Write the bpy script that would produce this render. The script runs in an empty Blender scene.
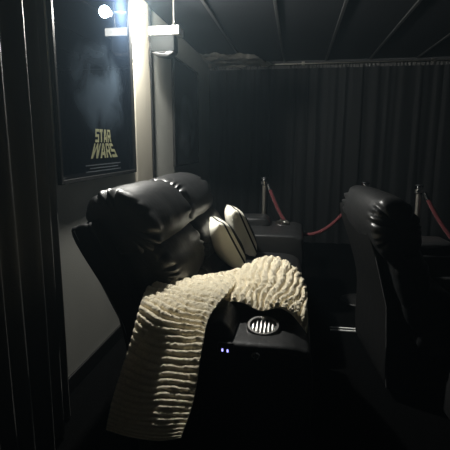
import bpy, bmesh, math, random
from mathutils import Vector, Matrix, noise
random.seed(4)
S = bpy.context.scene
COL = S.collection
PI = math.pi

# ---------------------------------------------------------------- camera, world, exposure
cd = bpy.data.cameras.new('camera'); cam = bpy.data.objects.new('camera', cd); COL.objects.link(cam)
cd.sensor_width = 36; cd.lens = 36
cam.location = (0, 0, 1.3)
cam.rotation_euler = (math.radians(90 - 10.2), 0, math.radians(8.95))
cd.clip_start = 0.02
S.camera = cam
w = bpy.data.worlds.new('world'); S.world = w; w.use_nodes = True
w.node_tree.nodes['Background'].inputs[0].default_value = (0.5, 0.7, 1, 1)
w.node_tree.nodes['Background'].inputs[1].default_value = 0.0
vol = w.node_tree.nodes.new('ShaderNodeVolumeScatter')          # thin haze added to stand in for lens glare and glow around the bulb
vol.inputs['Color'].default_value = (0.62, 0.85, 1, 1); vol.inputs['Density'].default_value = 0.0045; vol.inputs['Anisotropy'].default_value = 0.5
w.node_tree.links.new(vol.outputs[0], w.node_tree.nodes['World Output'].inputs['Volume'])
S.view_settings.view_transform = 'Standard'
S.view_settings.look = 'None'
S.view_settings.gamma = 1
S.view_settings.exposure = 0.65
S.view_settings.use_curve_mapping = False
BULB_STRENGTH = 2700

# ---------------------------------------------------------------- materials
def mat(name, col, rough=0.6, metal=0, bump=0, bscale=60, spec=0.5, coat=0, coatr=0.05, emit=None, estr=0,
        var=0, vscale=8, sheen=0, detail=4, bdist=0.01, tc='Object'):
    m = bpy.data.materials.new(name); m.use_nodes = True
    nt = m.node_tree; b = nt.nodes['Principled BSDF']
    b.inputs['Base Color'].default_value = (*col, 1)
    b.inputs['Roughness'].default_value = rough
    b.inputs['Metallic'].default_value = metal
    b.inputs['Specular IOR Level'].default_value = spec
    b.inputs['Coat Weight'].default_value = coat
    b.inputs['Coat Roughness'].default_value = coatr
    b.inputs['Sheen Weight'].default_value = sheen
    t = nt.nodes.new('ShaderNodeTexCoord')
    if emit:
        b.inputs['Emission Color'].default_value = (*emit, 1); b.inputs['Emission Strength'].default_value = estr
    if bump:
        n = nt.nodes.new('ShaderNodeTexNoise'); n.inputs['Scale'].default_value = bscale; n.inputs['Detail'].default_value = detail
        nt.links.new(t.outputs[tc], n.inputs['Vector'])
        bp = nt.nodes.new('ShaderNodeBump'); bp.inputs['Strength'].default_value = bump; bp.inputs['Distance'].default_value = bdist
        nt.links.new(n.outputs['Fac'], bp.inputs['Height']); nt.links.new(bp.outputs['Normal'], b.inputs['Normal'])
    if var:
        n = nt.nodes.new('ShaderNodeTexNoise'); n.inputs['Scale'].default_value = vscale
        nt.links.new(t.outputs[tc], n.inputs['Vector'])
        r = nt.nodes.new('ShaderNodeValToRGB')
        r.color_ramp.elements[0].position = 0.3; r.color_ramp.elements[1].position = 0.7
        r.color_ramp.elements[0].color = (*[c * (1 - var) for c in col], 1)
        r.color_ramp.elements[1].color = (*[min(1, c * (1 + var)) for c in col], 1)
        nt.links.new(n.outputs['Fac'], r.inputs['Fac']); nt.links.new(r.outputs['Color'], b.inputs['Base Color'])
    return m
LEATHER = mat('black_leather', (0.015, 0.0155, 0.016), 0.38, bump=0.28, bscale=38, detail=6, spec=0.42, bdist=0.006)
REAR = mat('matte_leather', (0.006, 0.006, 0.006), 0.6, bump=0.2, bscale=20, spec=0.12)
PIPING = mat('leather_piping', (0.10, 0.10, 0.10), 0.4)
WALL = mat('wall_paint', (0.43, 0.43, 0.39), 0.85, bump=0.1, bscale=120, var=0.05, vscale=3)
POST = mat('trim_paint', (0.33, 0.305, 0.25), 0.6, var=0.04)
CEIL = mat('ceiling_tile', (0.010, 0.012, 0.015), 0.9, bump=0.15, bscale=90, spec=0.2)
TBAR = mat('ceiling_strip', (0.04, 0.04, 0.04), 0.5)
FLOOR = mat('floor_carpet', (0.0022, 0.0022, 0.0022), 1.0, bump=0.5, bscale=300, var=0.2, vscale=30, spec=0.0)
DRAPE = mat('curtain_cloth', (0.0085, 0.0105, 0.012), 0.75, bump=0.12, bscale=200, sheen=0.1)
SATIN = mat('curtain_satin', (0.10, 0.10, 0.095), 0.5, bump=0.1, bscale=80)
FRAME = mat('black_frame', (0.012, 0.012, 0.012), 0.25)
CHROME = mat('chrome', (0.8, 0.8, 0.8), 0.12, metal=1)
BRASS = mat('brass_chrome', (0.75, 0.66, 0.5), 0.16, metal=1)
VELVET = mat('red_velvet', (0.07, 0.003, 0.006), 0.8, sheen=0.1)
WHITE = mat('white_plastic', (0.85, 0.85, 0.83), 0.4)
GREY = mat('grey_casing', (0.010, 0.011, 0.011), 0.7, spec=0.08)
BLUE = mat('blue_indicator', (0.1, 0.1, 0.3), 0.4, emit=(0.35, 0.35, 1.0), estr=1.3)
DARKPL = mat('black_plastic', (0.01, 0.01, 0.01), 0.4)
CUP = mat('satin_chrome', (0.42, 0.41, 0.39), 0.3, metal=1)
STEEL = mat('brushed_steel', (0.55, 0.52, 0.46), 0.35, metal=1)
SHEET = mat('plastic_sheet', (0.40, 0.38, 0.34), 0.3, bump=0.6, bscale=30)
LOGO = mat('logo_ink', (0.25, 0.25, 0.14), 0.5, coat=0.1)
CREDIT = mat('credit_ink', (0.07, 0.08, 0.09), 0.5)
CREAM = mat('chenille', (0.80, 0.71, 0.52), 0.95, bump=0.55, bscale=220, var=0.10, vscale=120, sheen=0.3, bdist=0.006, spec=0.1)
BULB = mat('lit_bulb', (1, 1, 1), 0.3, emit=(1.0, 0.985, 0.92), estr=BULB_STRENGTH)

def print_mat(name, seed, lo=(0.0022, 0.0035, 0.006, 1), hi=(0.026, 0.036, 0.048, 1)):
    m = bpy.data.materials.new(name); m.use_nodes = True
    nt = m.node_tree; N = nt.nodes; L = nt.links; b = N['Principled BSDF']
    b.inputs['Roughness'].default_value = 0.55
    b.inputs['Coat Weight'].default_value = 0.3; b.inputs['Coat Roughness'].default_value = 0.006; b.inputs['Specular IOR Level'].default_value = 0.0
    t = N.new('ShaderNodeTexCoord'); mp = N.new('ShaderNodeMapping'); mp.inputs['Location'].default_value = (seed, seed, seed)
    n = N.new('ShaderNodeTexNoise'); n.inputs['Scale'].default_value = 3.2; n.inputs['Detail'].default_value = 7; n.inputs['Distortion'].default_value = 0.8
    L.new(t.outputs['Object'], mp.inputs['Vector']); L.new(mp.outputs['Vector'], n.inputs['Vector'])
    r = N.new('ShaderNodeValToRGB'); e = r.color_ramp.elements
    e[0].position = 0.16; e[0].color = lo; e[1].position = 0.36; e[1].color = hi
    # cloudy patch of ink across the middle of the sheet only
    g = N.new('ShaderNodeTexGradient'); g.gradient_type = 'SPHERICAL'
    mg = N.new('ShaderNodeMapping'); mg.inputs['Scale'].default_value = (0, 1.75, 2.3); mg.inputs['Location'].default_value = (0, 0, 0.25)
    L.new(t.outputs['Object'], mg.inputs['Vector']); L.new(mg.outputs['Vector'], g.inputs['Vector'])
    mx = N.new('ShaderNodeMath'); mx.operation = 'MULTIPLY'
    L.new(g.outputs['Fac'], mx.inputs[0]); L.new(n.outputs['Fac'], mx.inputs[1])
    L.new(mx.outputs[0], r.inputs['Fac']); L.new(r.outputs['Color'], b.inputs['Base Color'])
    n2 = N.new('ShaderNodeTexNoise'); n2.inputs['Scale'].default_value = 5; n2.inputs['Detail'].default_value = 3
    L.new(t.outputs['Object'], n2.inputs['Vector'])
    bp = N.new('ShaderNodeBump'); bp.inputs['Strength'].default_value = 0.0; bp.inputs['Distance'].default_value = 0.02
    L.new(n2.outputs['Fac'], bp.inputs['Height']); L.new(bp.outputs['Normal'], b.inputs['Coat Normal'])
    return m
def pillow_mat():
    m = bpy.data.materials.new('pillow_cloth'); m.use_nodes = True
    nt = m.node_tree; N = nt.nodes; L = nt.links; b = N['Principled BSDF']
    b.inputs['Roughness'].default_value = 0.85
    t = N.new('ShaderNodeTexCoord'); s = N.new('ShaderNodeSeparateXYZ'); L.new(t.outputs['Object'], s.inputs[0])
    a = N.new('ShaderNodeMath'); a.operation = 'MULTIPLY_ADD'; a.inputs[1].default_value = 1.6; a.inputs[2].default_value = 0.5   # depth across the pillow -> 0..1
    L.new(s.outputs['Z'], a.inputs[0])
    r = N.new('ShaderNodeValToRGB'); r.color_ramp.interpolation = 'CONSTANT'
    e = r.color_ramp.elements
    cream = (0.74, 0.71, 0.60, 1); blk = (0.012, 0.012, 0.014, 1); ol = (0.05, 0.05, 0.043, 1)
    e[0].position = 0; e[0].color = ol; e[1].position = 0.62; e[1].color = ol
    e[0].color = cream
    x = e.new(0.528); x.color = blk; x = e.new(0.550); x.color = cream; x = e.new(0.582); x.color = blk
    L.new(a.outputs[0], r.inputs['Fac']); L.new(r.outputs['Color'], b.inputs['Base Color'])
    n = N.new('ShaderNodeTexNoise'); n.inputs['Scale'].default_value = 14; L.new(t.outputs['Object'], n.inputs['Vector'])
    bp = N.new('ShaderNodeBump'); bp.inputs['Strength'].default_value = 0.5; bp.inputs['Distance'].default_value = 0.02
    L.new(n.outputs['Fac'], bp.inputs['Height']); L.new(bp.outputs['Normal'], b.inputs['Normal'])
    return m
PILLOW = pillow_mat()

# ---------------------------------------------------------------- helpers
def obj(name, bm, m, parent=None, smooth=True, recalc=True):
    if recalc: bmesh.ops.recalc_face_normals(bm, faces=bm.faces)
    me = bpy.data.meshes.new(name); bm.to_mesh(me); bm.free()
    if smooth:
        for p in me.polygons: p.use_smooth = True
        try: me.set_sharp_from_angle(angle=math.radians(42))
        except Exception: pass
    me.materials.append(m)
    o = bpy.data.objects.new(name, me); COL.objects.link(o)
    if parent: o.parent = parent
    return o
def thing(name, label, cat, loc=(0, 0, 0), group=None):
    o = bpy.data.objects.new(name, None); COL.objects.link(o); o.location = loc; o.empty_display_size = 0.1
    o['label'] = label; o['category'] = cat
    if group: o['group'] = group
    return o
def tag(o, label, cat, group=None):
    o['label'] = label; o['category'] = cat
    if group: o['group'] = group
    return o
def struct(o): o['kind'] = 'structure'; return o
def box(bm, x0, y0, z0, x1, y1, z1, bev=0.0, seg=2):
    r = bmesh.ops.create_cube(bm, size=1)
    for v in r['verts']:
        v.co = Vector(((x0 + x1) / 2 + v.co.x * (x1 - x0), (y0 + y1) / 2 + v.co.y * (y1 - y0), (z0 + z1) / 2 + v.co.z * (z1 - z0)))
    if bev:
        es = {e for v in r['verts'] for e in v.link_edges}
        bmesh.ops.bevel(bm, geom=list(es), offset=bev, segments=seg, profile=0.5, affect='EDGES')
    return bm
def B(*a, **k): return box(bmesh.new(), *a, **k)
def lathe(prof, seg=24, c=(0, 0, 0), ripple=None, bm=None):
    bm = bm or bmesh.new(); rings = []
    for r, z in prof:
        ring = []
        for i in range(seg):
            a = 2 * PI * i / seg; rr = r * (1 + (ripple(a) if ripple else 0))
            ring.append(bm.verts.new((c[0] + rr * math.cos(a), c[1] + rr * math.sin(a), c[2] + z)))
        rings.append(ring)
    for a, b in zip(rings, rings[1:]):
        for i in range(seg): bm.faces.new((a[i], a[(i + 1) % seg], b[(i + 1) % seg], b[i]))
    bm.faces.new(rings[0]); bm.faces.new(rings[-1])
    return bm
def tube(pts, r, seg=10, bm=None, close=True):
    bm = bm or bmesh.new(); rings = []; pts = [Vector(p) for p in pts]
    for i, p in enumerate(pts):
        d = (pts[min(i + 1, len(pts) - 1)] - pts[max(i - 1, 0)]).normalized()
        up = Vector((0, 0, 1)) if abs(d.z) < 0.95 else Vector((1, 0, 0))
        a = d.cross(up).normalized(); b = d.cross(a)
        rr = r(i / (len(pts) - 1)) if callable(r) else r
        rings.append([bm.verts.new(p + (a * math.cos(2 * PI * k / seg) + b * math.sin(2 * PI * k / seg)) * rr) for k in range(seg)])
    for a, b in zip(rings, rings[1:]):
        for i in range(seg): bm.faces.new((a[i], a[(i + 1) % seg], b[(i + 1) % seg], b[i]))
    if close: bm.faces.new(rings[0]); bm.faces.new(rings[-1])
    return bm
def cat_closed(pts, n):
    out = []; N = len(pts)
    for i in range(N):
        p0, p1, p2, p3 = (pts[(i + k - 1) % N] for k in range(4))
        for j in range(n):
            t = j / n
            out.append(tuple(0.5 * (2 * b + (c - a) * t + (2 * a - 5 * b + 4 * c - d) * t * t + (3 * b - a - 3 * c + d) * t ** 3)
                             for a, b, c, d in zip(p0, p1, p2, p3)))
    return out
def loft(prof, y0, y1, R=0.05, pleat=0.0, npl=13, n=6, bulge=0.0, wob=0.004, seed=0, skew=0):
    """upholstered roll or cushion: closed x,z profile run along y, its ends rounded over R and gathered into pleats"""
    P = cat_closed(prof, n); cx = sum(p[0] for p in P) / len(P); cz = sum(p[1] for p in P) / len(P)
    rm = sum(math.hypot(p[0] - cx, p[1] - cz) for p in P) / len(P)
    st = []
    K = 9
    for k in range(K + 1):
        a = k / K * PI / 2; st.append((R * (1 - math.cos(a)), 1 - math.sin(a)))      # distance from end, inset fraction
    L = y1 - y0; M = 26
    ys = [(y0 + d, ins, 1 - k / K) for k, (d, ins) in enumerate(st)]
    ys += [(y0 + R + (L - 2 * R) * j / M, 0, 0) for j in range(1, M)]
    ys += [(y1 - d, ins, 1 - k / K) for k, (d, ins) in reversed(list(enumerate(st)))]
    bm = bmesh.new(); rings = []
    for (y, ins, e) in ys:
        ring = []
        c = math.sin(PI * (y - y0) / L)
        dist = min(y - y0, y1 - y)
        pw = math.exp(-(dist / (R * 1.15)) ** 2) if pleat else 0
        for i, (px, pz) in enumerate(P):
            dx, dz = px - cx, pz - cz; r = math.hypot(dx, dz) or 1e-6; th = math.atan2(dz, dx)
            f = 1 - ins * R / rm * (0.999 if R < rm else rm / R * 0.97)
            pl = pleat * pw * (abs(math.sin(npl * th / 2 + 1.6 * math.sin(2 * th + seed) + .8 * math.sin(5 * th + 2 * seed))) - 0.5) * max(.15, 0.65 + 0.55 * math.sin(3 * th + 1.7 * seed))
            f += pl + bulge * c / rm
            q = noise.noise(Vector((px * 7 + seed, y * 7, pz * 7))) * wob
            ring.append(bm.verts.new((cx + dx * f + dx / r * q + skew * (y - y0), y, cz + dz * f + dz / r * q)))
        rings.append(ring)
    m = len(P)
    for a, b in zip(rings, rings[1:]):
        for i in range(m): bm.faces.new((a[i], a[(i + 1) % m], b[(i + 1) % m], b[i]))
    for ring, s in ((rings[0], 1), (rings[-1], -1)):                                  # close the ends with a dimpled cap
        c0 = Vector((cx, ring[0].co.y, cz)); mid = [bm.verts.new(c0.lerp(v.co, 0.5) + Vector((0, -0.004 * s, 0))) for v in ring]
        cv = bm.verts.new(c0 + Vector((0, 0.006 * s, 0)))
        for i in range(m):
            bm.faces.new((ring[i], ring[(i + 1) % m], mid[(i + 1) % m], mid[i])); bm.faces.new((mid[i], mid[(i + 1) % m], cv))
    return bm
def crom(p0, p1, p2, p3, t):
    return 0.5 * (2 * p1 + (p2 - p0) * t + (2 * p0 - 5 * p1 + 4 * p2 - p3) * t * t + (3 * p1 - p0 - 3 * p2 + p3) * t ** 3)
def sample(rows, u, v):
    """Catmull-Rom patch through a table of points"""
    def line(a, t):
        n = len(a) - 1; s = min(max(t, 0), 1) * n; i = min(int(s), n - 1); f = s - i
        return crom(a[max(i - 1, 0)], a[i], a[i + 1], a[min(i + 2, n)], f)
    return line([line(r, u) for r in rows], v)

# ---------------------------------------------------------------- room shell
XL, YB, ZC, XR = -1.16, 6.05, 2.34, 4.4
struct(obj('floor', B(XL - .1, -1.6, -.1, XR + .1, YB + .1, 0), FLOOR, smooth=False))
struct(obj('ceiling', B(XL - .1, -1.6, ZC, XR + .1, YB + .1, ZC + .1), CEIL, smooth=False))
struct(obj('wall_left', B(XL - .1, -1.6, 0, XL, YB, ZC), WALL, smooth=False))
DWALL = mat('dark_wall_paint', (0.03, 0.032, 0.034), 0.8)
struct(obj('wall_back', B(XL - .1, YB, 0, XR + .1, YB + .1, ZC), DWALL, smooth=False))
struct(obj('wall_right', B(XR, -1.6, 0, XR + .1, YB, ZC), DWALL, smooth=False))
struct(obj('wall_front', B(XL, -1.7, 0, XR, -1.6, ZC), DWALL, smooth=False))
struct(obj('baseboard_left', B(XL, -1.6, 0, XL + .015, YB, .09, bev=.004), FRAME, smooth=False))
struct(obj('trim_1', B(XL, 3.15, .09, XL + .022, 3.50, ZC, bev=.004), POST, smooth=False))
struct(obj('trim_2', B(XL, 3.512, .09, XL + .03, 3.535, ZC, bev=.004), FRAME, smooth=False))
for k, x in enumerate((-.71, -.19, .33, .86, 1.42, 1.98, 2.52, 3.06)):
    bm = B(x - .013, -1.6, ZC - .012, x + .013, YB, ZC + .001, bev=.003)
    struct(obj('trim_%d' % (k + 3), bm, TBAR, smooth=False))

# ---------------------------------------------------------------- curtains
def curtain_bm(p0, p1, z0, z1, folds, amp, seed, flare=0.3, nz=26, thick=0.004):
    bm = bmesh.new(); p0 = Vector(p0); p1 = Vector(p1); d = p1 - p0; n = Vector((-d.y, d.x)).normalized()
    nu = folds * 14; g = []
    for j in range(nz + 1):
        t = j / nz; z = z1 + (z0 - z1) * t; row = []
        for i in range(nu + 1):
            u = i / nu
            ph = 2 * PI * folds * u + 1.1 * math.sin(2 * PI * u * 1.7 + seed) + 0.5 * math.sin(4 * t + seed + u * 9) * t
            a = amp * (0.55 + flare * t + 0.35 * math.sin(seed * 3 + u * 11))
            off = a * math.sin(ph) + amp * 0.25 * math.sin(2 * ph + seed + 2 * t)
            p = p0 + d * (u + 0.25 / folds * math.sin(ph * 0.5) * 0.2)
            row.append(bm.verts.new((p.x + n.x * off, p.y + n.y * off, z)))
        g.append(row)
    for a, b in zip(g, g[1:]):
        for i in range(nu): bm.faces.new((a[i], a[i + 1], b[i + 1], b[i]))
    bmesh.ops.solidify(bm, geom=bm.faces[:], thickness=thick)
    return bm
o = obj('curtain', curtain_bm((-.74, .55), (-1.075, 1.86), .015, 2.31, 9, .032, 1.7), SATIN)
tag(o, 'dark curtain hanging against the left wall nearest the camera', 'curtain')
xs = [-1.13, -.52, .11, .78, 1.48, 2.25, 3.1, 4.35]
descr = ['leftmost back curtain panel, in the corner beside the small poster',
         'back curtain panel behind the left chrome rope post, second from the corner',
         'back curtain panel behind the sagging red rope, third from the corner',
         'back curtain panel behind the lone recliner, fourth from the corner',
         'back curtain panel behind the right rope post, fifth from the corner',
         'back curtain panel at the right edge of the picture, sixth from the corner',
         'back curtain panel seventh from the corner, second from the right wall',
         'back curtain panel meeting the right wall']
for k in range(7):
    c = thing('curtain', 'dark ' + descr[k if k < 6 else 7], 'curtain', ((xs[k] + xs[k + 1]) / 2, 5.93, 0), 'dark curtains across the back wall')
    hw = (xs[k + 1] - xs[k]) / 2
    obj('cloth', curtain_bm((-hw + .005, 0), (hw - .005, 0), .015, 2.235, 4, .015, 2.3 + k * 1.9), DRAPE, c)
    obj('heading', curtain_bm((-hw + .005, -.012), (hw - .005, -.012), 2.225, 2.262, 15, .009, k * 2.1, nz=3, flare=0), SATIN, c)
    for i in range(2):
        x = -hw + (i + .45) * hw + .04 * math.sin(k * 5 + i * 3)
        rg = tube([(x, .02 + .024 * math.sin(a), 2.262 + .024 * math.cos(a)) for a in [2 * PI * q / 14 for q in range(15)]], .003, 6)
        obj('curtain_ring', rg, CHROME, c)
rod = thing('curtain_rod', 'thin metal curtain rod along the top of the back wall', 'curtain rod', (0, 5.95, 2.285))
obj('pole', tube([(-1.14, 0, 0), (XR - .03, 0, 0)], .008, 10), STEEL, rod)
for x in (-1.1, .05, 1.6, 3.2):
    bm = B(x - .012, 0, -.012, x + .012, .098, .012, bev=.003); box(bm, x - .02, .088, -.04, x + .02, .099, .04, bev=.003)
    obj('bracket', bm, STEEL, rod)
# crumpled sheeting tucked above the rod
bm = bmesh.new(); g = []
for j in range(19):
    row = []
    for i in range(45):
        u = i / 44; v = j / 18; x = -1.13 + (.62 + .22 * (1 - v)) * u; y = 5.90 - .62 * v * (1 - .25 * u)
        q = noise.noise(Vector((x * 9, y * 9, 1))) * .035 + noise.noise(Vector((x * 26, y * 26, 5))) * .018
        row.append(bm.verts.new((x, y, min(ZC - .006, 2.262 + .052 * v ** .5 + q * .8 - .02 * math.sin(PI * v)))))
    g.append(row)
for a, b in zip(g, g[1:]):
    for i in range(44): bm.faces.new((a[i], a[i + 1], b[i + 1], b[i]))
bmesh.ops.solidify(bm, geom=bm.faces[:], thickness=-.002)
tag(obj('crumpled_sheet', bm, SHEET), 'crumpled grey sheeting sagging under the ceiling above the curtain rod in the corner', 'sheeting')

# ---------------------------------------------------------------- posters
def bar(a, b, w_): return [(a[0], a[1]), (a[0] + w_, a[1]), (b[0] + w_, b[1]), (b[0], b[1])]
LET = {  # stroke polygons in a unit cell
 'S': [[(0, 1), (1, 1), (1, .80), (0, .80)], [(0, .80), (.30, .80), (.30, .60), (0, .60)], [(0, .60), (1, .60), (1, .40), (0, .40)],
       [(.70, .40), (1, .40), (1, .20), (.70, .20)], [(0, .20), (1, .20), (1, 0), (0, 0)]],
 'T': [[(0, 1), (1, 1), (1, .76), (.66, .76), (.66, 0), (.34, 0), (.34, .76), (0, .76)]],
 'A': [bar((.26, 1), (0, 0), .28), bar((.46, 1), (.72, 0), .28), [(.3, .40), (.7, .40), (.7, .20), (.3, .20)], [(.3, 1), (.7, 1), (.7, .84), (.3, .84)]],
 'R': [bar((0, 1), (0, 0), .28), [(.2, 1), (.9, 1), (.9, .82), (.2, .82)], [(.2, .56), (.9, .56), (.9, .38), (.2, .38)], bar((.68, .95), (.68, .42), .28), bar((.48, .42), (.72, 0), .30)],
 'W': [bar((-.04, 1), (.15, 0), .17), bar((.42, 1), (.17, 0), .17), bar((.42, 1), (.66, 0), .17), bar((.87, 1), (.68, 0), .17)]}
def letters(bm, word, fn, x):
    ws = [1.45 if ch == 'W' else .85 if word[0] == 'W' else 1 for ch in word]; n = sum(ws)
    for k, ch in enumerate(word):
        def place(q): return fn((sum(ws[:k]) + ws[k] * (.06 + q[0] * .88)) / n, q[1])
        for poly in LET[ch]:
            x += .00006; vs = [bm.verts.new((x, *place(q))) for q in poly]
            f = bm.faces.new(vs)
            bmesh.ops.triangulate(bm, faces=[f])
def poster(y0, y1, z0, z1, label, seed, logo):
    t = thing('framed_poster', label, 'poster', (XL, (y0 + y1) / 2, (z0 + z1) / 2), 'framed posters on the left wall')
    hy = (y1 - y0) / 2; hz = (z1 - z0) / 2; fw = .022
    bm = bmesh.new()
    box(bm, .002, -hy, -hz, .026, -hy + fw, hz, .003); box(bm, .002, hy - fw, -hz, .026, hy, hz, .003)
    box(bm, .002, -hy + fw, -hz, .026, hy - fw, -hz + fw, .003); box(bm, .002, -hy + fw, hz - fw, .026, hy - fw, hz, .003)
    obj('frame', bm, FRAME, t, smooth=False)
    obj('print', B(.002, -hy + fw, -hz + fw, .012, hy - fw, hz - fw), print_mat('poster_print', seed) if logo else print_mat('poster_print', seed, (0.04, 0.046, 0.052, 1), (0.18, 0.20, 0.22, 1)), t, smooth=False)
    if logo:
        bm = bmesh.new()
        w0, w1 = .118, .212
        letters(bm, 'STAR', lambda a, b: (LY + (a - .5) * 2 * (w0 - .012 * b), LZ + .092 + .076 * b), .0125)
        letters(bm, 'WARS', lambda a, b: (LY + (a - .5) * 2 * (w1 - .085 * b), LZ + .086 * b), .0125)
        o = obj('lettering', bm, LOGO, t, smooth=False, recalc=False); o['label'] = 'pale yellow block lettering reading STAR WARS'
        bm = bmesh.new()
        for k in range(3): box(bm, .0121, LY - .25 + .05 * (k % 2), LZ - .040 - .018 * k, .0126, LY + .25 - .04 * (k % 2), LZ - .034 - .018 * k)
        obj('credit_block', bm, CREDIT, t, smooth=False)
LY, LZ = .01, -.487
poster(2.06, 3.12, 1.10, 2.31, 'large framed dark poster with yellow lettering, on the left wall nearest the camera', 3.1, True)
poster(4.19, 5.24, 1.085, 2.10, 'smaller framed dark poster near the back corner, without lettering', 9.4, False)

# ---------------------------------------------------------------- lamp and the box beside it
lamp = thing('wall_lamp', 'glaring bare bulb on a short arm from the pale trim board', 'lamp', (XL + .022, 3.19, 2.195))
obj('mounting_plate', B(0, -.04, -.06, .012, .04, .06, bev=.004), WHITE, lamp)
obj('socket', tube([(.085, -.165, -.045), (.098, -.195, -.045)], .021, 14), WHITE, lamp)
obj('arm', tube([(.010, 0, 0), (.035, -.02, .0), (.06, -.08, -.015), (.085, -.165, -.045)], .008, 10), WHITE, lamp)
bm = bmesh.new(); bmesh.ops.create_uvsphere(bm, u_segments=20, v_segments=12, radius=.036)
for v in bm.verts: v.co += Vector((.105, -.215, -.045))
obj('bulb', bm, BULB, lamp)
f = thing('ceiling_hung_box', 'small grey box with a white top tray, hung by a thin rod beside the bulb', 'light fixture', (-.98, 3.42, 1.94))
obj('top_tray', B(-.115, -.07, .145, .115, .07, .205, bev=.008), WHITE, f)
obj('casing', B(-.105, -.06, .03, .075, .06, .144, bev=.01), GREY, f)
obj('lower_cover', loft([(-.1, .028), (-.05, .0), (.02, -.005), (.07, .028), (0, .034)], -.055, .055, R=.01, wob=0), DARKPL, f)
bm = tube([(.06, 0, .205), (.06, 0, .40)], .006, 10); lathe([(.016, 0), (.016, .02), (.008, .03)], 14, (.06, 0, .205), bm=bm)
obj('hanging_rod', bm, STEEL, f)
obj('cable', tube([(-.13, 0, .17), (-.135, -.01, .13), (-.125, -.01, .09), (-.14, 0, .03), (-.13, 0, -.2)], .003, 6), DARKPL, f)

# ---------------------------------------------------------------- recliners
def seat_unit(root, ya, seats, yb, inset=.36, recline=0.0, drop=0.0, slim=1.0):
    def sl(P): return [(-.955 + (x + .955) * slim, z - drop) for x, z in P]
    """row of reclining seats facing +x; near outer face at y=ya, far outer face at yb, seats are (y0,y1) pairs"""
    # rear shell, leaning back
    bm = loft([(-.95, .89), (-.94, .945), (-.89, .955), (-.85, .92), (-.64, .52), (-.56, .10), (-.64 - recline, .05), (-.735 - recline * .6, .50)], ya + inset, yb - .22, R=.025, wob=.003)
    obj('rear_shell', bm, REAR, root)
    obj('piping', tube([(-.945, ya + inset + .004, .93), (-.735 - recline * .6, ya + inset + .004, .50), (-.645 - recline, ya + inset + .004, .06)], .005, 8), PIPING, root)
    obj('base', B(-.58, ya + .06, .02, -.04, yb - .06, .26, bev=.02), LEATHER, root)
    for k, (y0, y1) in enumerate(seats):
        # head roll
        hb = loft(sl([(-.955, .98), (-.915, 1.06), (-.83, 1.09), (-.72, 1.065), (-.64, .985), (-.61, .88), (-.66, .80), (-.80, .79), (-.91, .87)]),
                  y0, y1, R=.062, pleat=.22, npl=13, n=16, bulge=.012, wob=.004, seed=k * 2.3 + ya)
        obj('headrest', hb, LEATHER, root)
        # lumbar / back cushions
        bk = loft(sl([(-.84, .86), (-.72, .88), (-.62, .85), (-.54, .74), (-.53, .62), (-.58, .57), (-.68, .56)]), y0 + .015, y1 - .015, R=.06, pleat=.2, npl=11, n=14, wob=.007, bulge=.015, seed=k + .4)
        obj('backrest', bk, LEATHER, root)
        lb = loft([(-.78, .60), (-.62, .61), (-.52, .56), (-.48, .48), (-.52, .41), (-.72, .41)], y0 + .02, y1 - .02, R=.05, pleat=.08, npl=9, bulge=.012, seed=k + 1.4)
        obj('lumbar_cushion', lb, LEATHER, root)
        sc = loft([(-.66, .46), (-.40, .49), (-.10, .50), (.02, .47), (.045, .40), (.0, .33), (-.3, .28), (-.66, .30)], y0 + .01, y1 - .01, R=.045, pleat=.06, bulge=.014, seed=k + 2)
        obj('seat_cushion', sc, LEATHER, root)
        fr = loft([(-.03, .31), (.02, .32), (.045, .28), (.045, .12), (.02, .08), (-.03, .09)], y0 + .01, y1 - .01, R=.03, bulge=.006)
        obj('footrest', fr, LEATHER, root)
    for s, (y0, y1) in enumerate(((ya, seats[0][0] - .01), (seats[-1][1] + .01, yb))):
        a = obj('armrest', loft([(-.54, .57), (-.50, .62), (-.1, .625), (.03, .615), (.07, .56), (.075, .3), (.06, .05), (0, .03), (-.45, .03), (-.50, .08)],
                y0, y1, R=.028, wob=.003, seed=s), LEATHER, root)
        w_ = min(y1 - y0, .30)
        cy = (y0 + w_ / 2) if s == 0 else (y1 - w_ / 2)
        obj('arm_pad', loft([(-.53, .60), (-.525, .66), (-.49, .69), (-.30, .695), (-.235, .68), (-.215, .61), (-.4, .59)], cy - w_ / 2 + .015, cy + w_ / 2 - .015, R=.05, pleat=.03, wob=.004, seed=s + 5), LEATHER, a)
        cx = -.105
        T = Matrix.Translation((cx, cy, .634)) @ Matrix.Rotation(math.radians(13), 4, 'X')
        cup = lathe([(.060, -.02), (.063, .0), (.058, .008), (.050, .008), (.047, -.004)], 36); bmesh.ops.transform(cup, matrix=T, verts=cup.verts)
        c = obj('cup_holder', cup, CUP, a); c['label'] = 'ribbed chrome cup holder'
        ins = lathe([(.0475, -.004), (.04, -.012), (.002, -.014)], 36)
        for q in range(6):
            x = -.036 + q * .0145; hy = math.sqrt(.046 ** 2 - x * x) * .93
            box(ins, x - .004, -hy, -.013, x + .004, hy, .001, .0025)
        bmesh.ops.transform(ins, matrix=T, verts=ins.verts)
        obj('cup_liner', ins, CUP, c)
    return root
sofa = thing('reclining_sofa', 'two-seat black leather reclining sofa with wide arms along the left wall, under the cream throw', 'sofa')
seat_unit(sofa, 1.43, [(1.89, 2.60), (2.605, 3.33)], 3.98)
pan = obj('usb_panel', B(-.25, 1.422, .592, -.195, 1.434, .632, bev=.004), DARKPL, sofa)
bm = bmesh.new(); box(bm, -.236, 1.4205, .601, -.230, 1.4235, .611); box(bm, -.218, 1.4205, .599, -.212, 1.4235, .609)
l = obj('indicator_light', bm, BLUE, pan, smooth=False); l['label'] = 'small blue lit dots'
bm = lathe([(.016, 0), (.016, .006), (.011, .008), (.009, .004)], 20); bmesh.ops.rotate(bm, verts=bm.verts, cent=(0, 0, 0), matrix=Matrix.Rotation(PI / 2, 3, 'X'))
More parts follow.
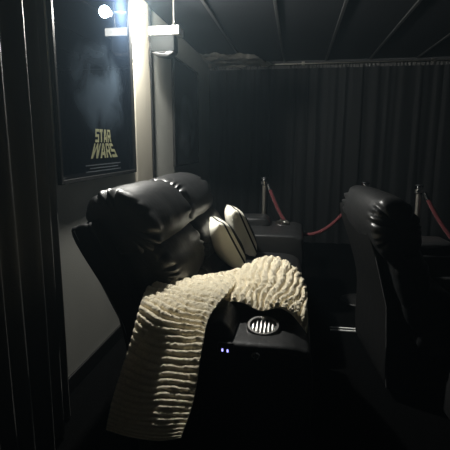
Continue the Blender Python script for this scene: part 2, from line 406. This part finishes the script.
bmesh.ops.translate(bm, verts=bm.verts, vec=(-.118, 1.432, .588)); obj('power_button', bm, CHROME, sofa)
chair = thing('recliner', 'black leather recliner standing alone on the right, behind the sofa end, between the rope posts', 'armchair', (1.335, 1.93, 0))
chair.rotation_euler.z = math.radians(6)
seat_unit(chair, 0, [(.27, .99)], 1.28, inset=.40, recline=.16, drop=.035, slim=.68)
bm = lathe([(.016, 0), (.016, .006), (.011, .008)], 20); bmesh.ops.rotate(bm, verts=bm.verts, cent=(0, 0, 0), matrix=Matrix.Rotation(PI / 2, 3, 'X'))
bmesh.ops.translate(bm, verts=bm.verts, vec=(-.50, .002, .36)); obj('power_button', bm, STEEL, chair)

# ---------------------------------------------------------------- throw blanket
def V(l): return [[Vector(p) for p in r] for r in l]
def ribbed(bm, rows, ribs, nu, nv, amp, seed, skew=0.0, along='v', thick=.010, warp=.3, knob=.22):
    pts = [[None] * (nu + 1) for _ in range(nv + 1)]
    for j in range(nv + 1):
        for i in range(nu + 1): pts[j][i] = sample(rows, i / nu, j / nv)
    g = []; back = []
    for j in range(nv + 1):
        row = []; rb = []
        for i in range(nu + 1):
            u, v = i / nu, j / nv
            a = pts[j][min(i + 1, nu)] - pts[j][max(i - 1, 0)]; b = pts[min(j + 1, nv)][i] - pts[max(j - 1, 0)][i]
            n = b.cross(a)
            n = n.normalized() if n.length > 1e-9 else Vector((0, 0, 1))
            s = (v ** 2.2 if along == 'v' else u) * ribs + (-u * (skew * (1 - v) ** 1.5 + .6) if along == 'v' else skew * v) + warp * noise.noise(pts[j][i] * 6 + Vector((seed, 0, 0)))
            rib = abs(math.sin(PI * s)) ** .7
            edge = min(1, min(u, 1 - u, v, 1 - v) * 12)
            k = noise.noise(pts[j][i] * 95) * knob + noise.noise(pts[j][i] * 45 + Vector((3, 1, seed))) * knob
            off = amp * (2.0 - 1.4 * v if along == 'v' else 1) * (rib + k) * (.35 + .65 * edge)
            row.append(bm.verts.new(pts[j][i] + n * off)); rb.append(bm.verts.new(pts[j][i] - n * thick * edge))
        g.append(row); back.append(rb)
    for G in (g, back):
        for a, b in zip(G, G[1:]):
            for i in range(nu): bm.faces.new((a[i], a[i + 1], b[i + 1], b[i]))
    for i in range(nu):
        bm.faces.new((g[0][i], g[0][i + 1], back[0][i + 1], back[0][i])); bm.faces.new((g[-1][i], g[-1][i + 1], back[-1][i + 1], back[-1][i]))
    for j in range(nv):
        bm.faces.new((g[j][0], g[j + 1][0], back[j + 1][0], back[j][0])); bm.faces.new((g[j][-1], g[j + 1][-1], back[j + 1][-1], back[j][-1]))
#BB
A = V([
[(-0.673, 2.1, 0.606), (-0.582, 2.15, 0.616), (-0.451, 2.2, 0.623), (-0.317, 2.25, 0.642)],
[(-0.657, 1.9, 0.65), (-0.548, 1.92, 0.659), (-0.41, 1.95, 0.666), (-0.263, 2.0, 0.667)],
[(-0.617, 1.72, 0.667), (-0.52, 1.7, 0.688), (-0.386, 1.68, 0.711), (-0.256, 1.7, 0.715)],
[(-0.559, 1.52, 0.701), (-0.46, 1.45, 0.718), (-0.369, 1.42, 0.721), (-0.275, 1.42, 0.727)],
[(-0.552, 1.39, 0.616), (-0.456, 1.37, 0.614), (-0.342, 1.27, 0.67), (-0.26, 1.23, 0.711)],
[(-0.606, 1.36, 0.44), (-0.504, 1.34, 0.442), (-0.357, 1.17, 0.559), (-0.257, 1.09, 0.617)],
[(-0.632, 1.34, 0.316), (-0.537, 1.32, 0.313), (-0.375, 1.13, 0.452), (-0.276, 1.02, 0.55)],
])
Bt = V([
[(-0.452, 2.2, 0.58), (-0.324, 2.3, 0.571), (-0.182, 2.55, 0.562), (-0.018, 2.5, 0.536), (0.069, 2.3, 0.492)],
[(-0.43, 2.05, 0.664), (-0.303, 2.15, 0.666), (-0.131, 2.35, 0.699), (0.002, 2.2, 0.681), (0.058, 1.95, 0.643)],
[(-0.394, 1.92, 0.662), (-0.265, 1.98, 0.664), (-0.127, 2.05, 0.702), (-0.005, 1.95, 0.686), (0.058, 1.8, 0.668)],
[(-0.378, 1.84, 0.666), (-0.25, 1.9, 0.671), (-0.125, 1.88, 0.702), (-0.012, 1.8, 0.694), (0.055, 1.68, 0.686)],
[(-0.353, 1.74, 0.679), (-0.22, 1.74, 0.691), (-0.121, 1.72, 0.686), (-0.032, 1.66, 0.696), (0.058, 1.6, 0.669)],
[(-0.329, 1.66, 0.683), (-0.205, 1.68, 0.687), (-0.122, 1.64, 0.67), (-0.031, 1.62, 0.695), (0.055, 1.56, 0.624)],
])
bm = bmesh.new()
ribbed(bm, A, 25, 110, 400, .014, 1.0, skew=6.5, warp=.6)
ribbed(bm, Bt, 15, 330, 110, .014, 2.0, skew=2.2, along='u', warp=1.1, knob=.5)
tag(obj('throw_blanket', bm, CREAM), 'cream ribbed chenille throw draped over the near arm of the sofa', 'blanket')
#ENDBLANKET

# ---------------------------------------------------------------- throw pillows
def pillow(label, loc, rot, s=.42, th=.085):
    bm = bmesh.new(); n = 22; top = {}; bot = {}
    for j in range(n + 1):
        for i in range(n + 1):
            u = 2 * i / n - 1; v = 2 * j / n - 1
            k = (1 - abs(u) ** 2.6) * (1 - abs(v) ** 2.6); h = th * max(k, 0) ** .42
            x = u * s / 2 * (1 - .09 * (1 - abs(v)) ** 1 * abs(u) ** 3 * (1 - v * v)); y = v * s / 2 * (1 - .09 * (1 - u * u) * abs(v) ** 3)
            q = noise.noise(Vector((x * 12, y * 12, loc[1]))) * .006 * (1 if k > 0.01 else 0)
            top[i, j] = bm.verts.new((x, y, h + q))
            bot[i, j] = top[i, j] if (i in (0, n) or j in (0, n)) else bm.verts.new((x, y, -h + q))
    for D in (top, bot):
        for j in range(n):
            for i in range(n):
                try: bm.faces.new((D[i, j], D[i + 1, j], D[i + 1, j + 1], D[i, j + 1]))
                except ValueError: pass
    o = obj('throw_pillow', bm, PILLOW); o.location = loc; o.rotation_euler = rot
    return tag(o, label, 'pillow', 'cream and black pillows on the sofa')
pillow('nearer of two cream throw pillows with black edge bands, leaning on the sofa', (-.45, 2.86, .665), (0, math.radians(62), math.radians(25)), .34, .085)
pillow('farther of two cream throw pillows with black edge bands, behind the other', (-.39, 3.20, .685), (0, math.radians(66), math.radians(18)), .36, .075)

# ---------------------------------------------------------------- rope posts and ropes
def stanchion(label, x, y):
    t = thing('rope_post', label, 'stanchion', (x, y, 0), 'chrome rope posts')
    obj('base', lathe([(.15, 0), (.155, .008), (.15, .016), (.06, .03), (.026, .05), (.024, .06)], 32), DARKPL, t)
    obj('post', lathe([(.019, .055), (.019, .93)], 20), STEEL, t)
    obj('finial', lathe([(.02, .93), (.032, .94), (.032, .965), (.02, .97), (.02, .978), (.030, .984), (.034, .992), (.026, 1.004), (.008, 1.008)], 24), CHROME, t)
    return t
stanchion('metal rope post on the left, behind the far sofa arm', -.284, 4.12)
stanchion('metal rope post hidden behind the head roll of the lone recliner', .55, 3.74)
stanchion('metal rope post standing to the right of the lone recliner', .915, 3.56)
stanchion('metal rope post beyond the right edge, holding the far rope end', 1.95, 3.10)
def rope(label, a, b, sag, low=.5):
    a = Vector(a); b = Vector(b); t = thing('velvet_rope', label, 'rope', a, 'red velvet ropes'); pts = []
    for i in range(41):
        u = i / 40; s = 1 - abs((u - low) / (low if u < low else 1 - low)) ** 2.1
        pts.append(a.lerp(b, u) - a - Vector((0, 0, sag * s)))
    obj('cord', tube(pts[1:-1], .0155, 12), VELVET, t)
    obj('end_cap', tube(pts[:2], lambda q: .010 + .008 * q, 12), CHROME, t); obj('end_cap', tube(pts[-2:], lambda q: .018 - .008 * q, 12), CHROME, t)
    return t
rope('red velvet rope sagging between the left post and the lone recliner', (-.25, 4.105, .945), (.52, 3.755, .945), .43, .42)
rope('red velvet rope dropping from the right post toward the picture edge', (.952, 3.545, .945), (1.915, 3.115, .945), .50, .5)

# ---------------------------------------------------------------- floor trim strips
for k, (y, w_) in enumerate(((3.13, 'farther'), (3.085, 'nearer'))):
    o = obj('floor_strip', B(.27, y - .006, .0005, .51, y + .006, .009, bev=.001), WHITE, smooth=False)
    tag(o, 'thin pale metal floor strip left of the recliner base, %s of the pair' % w_, 'floor strip', 'metal floor strips')
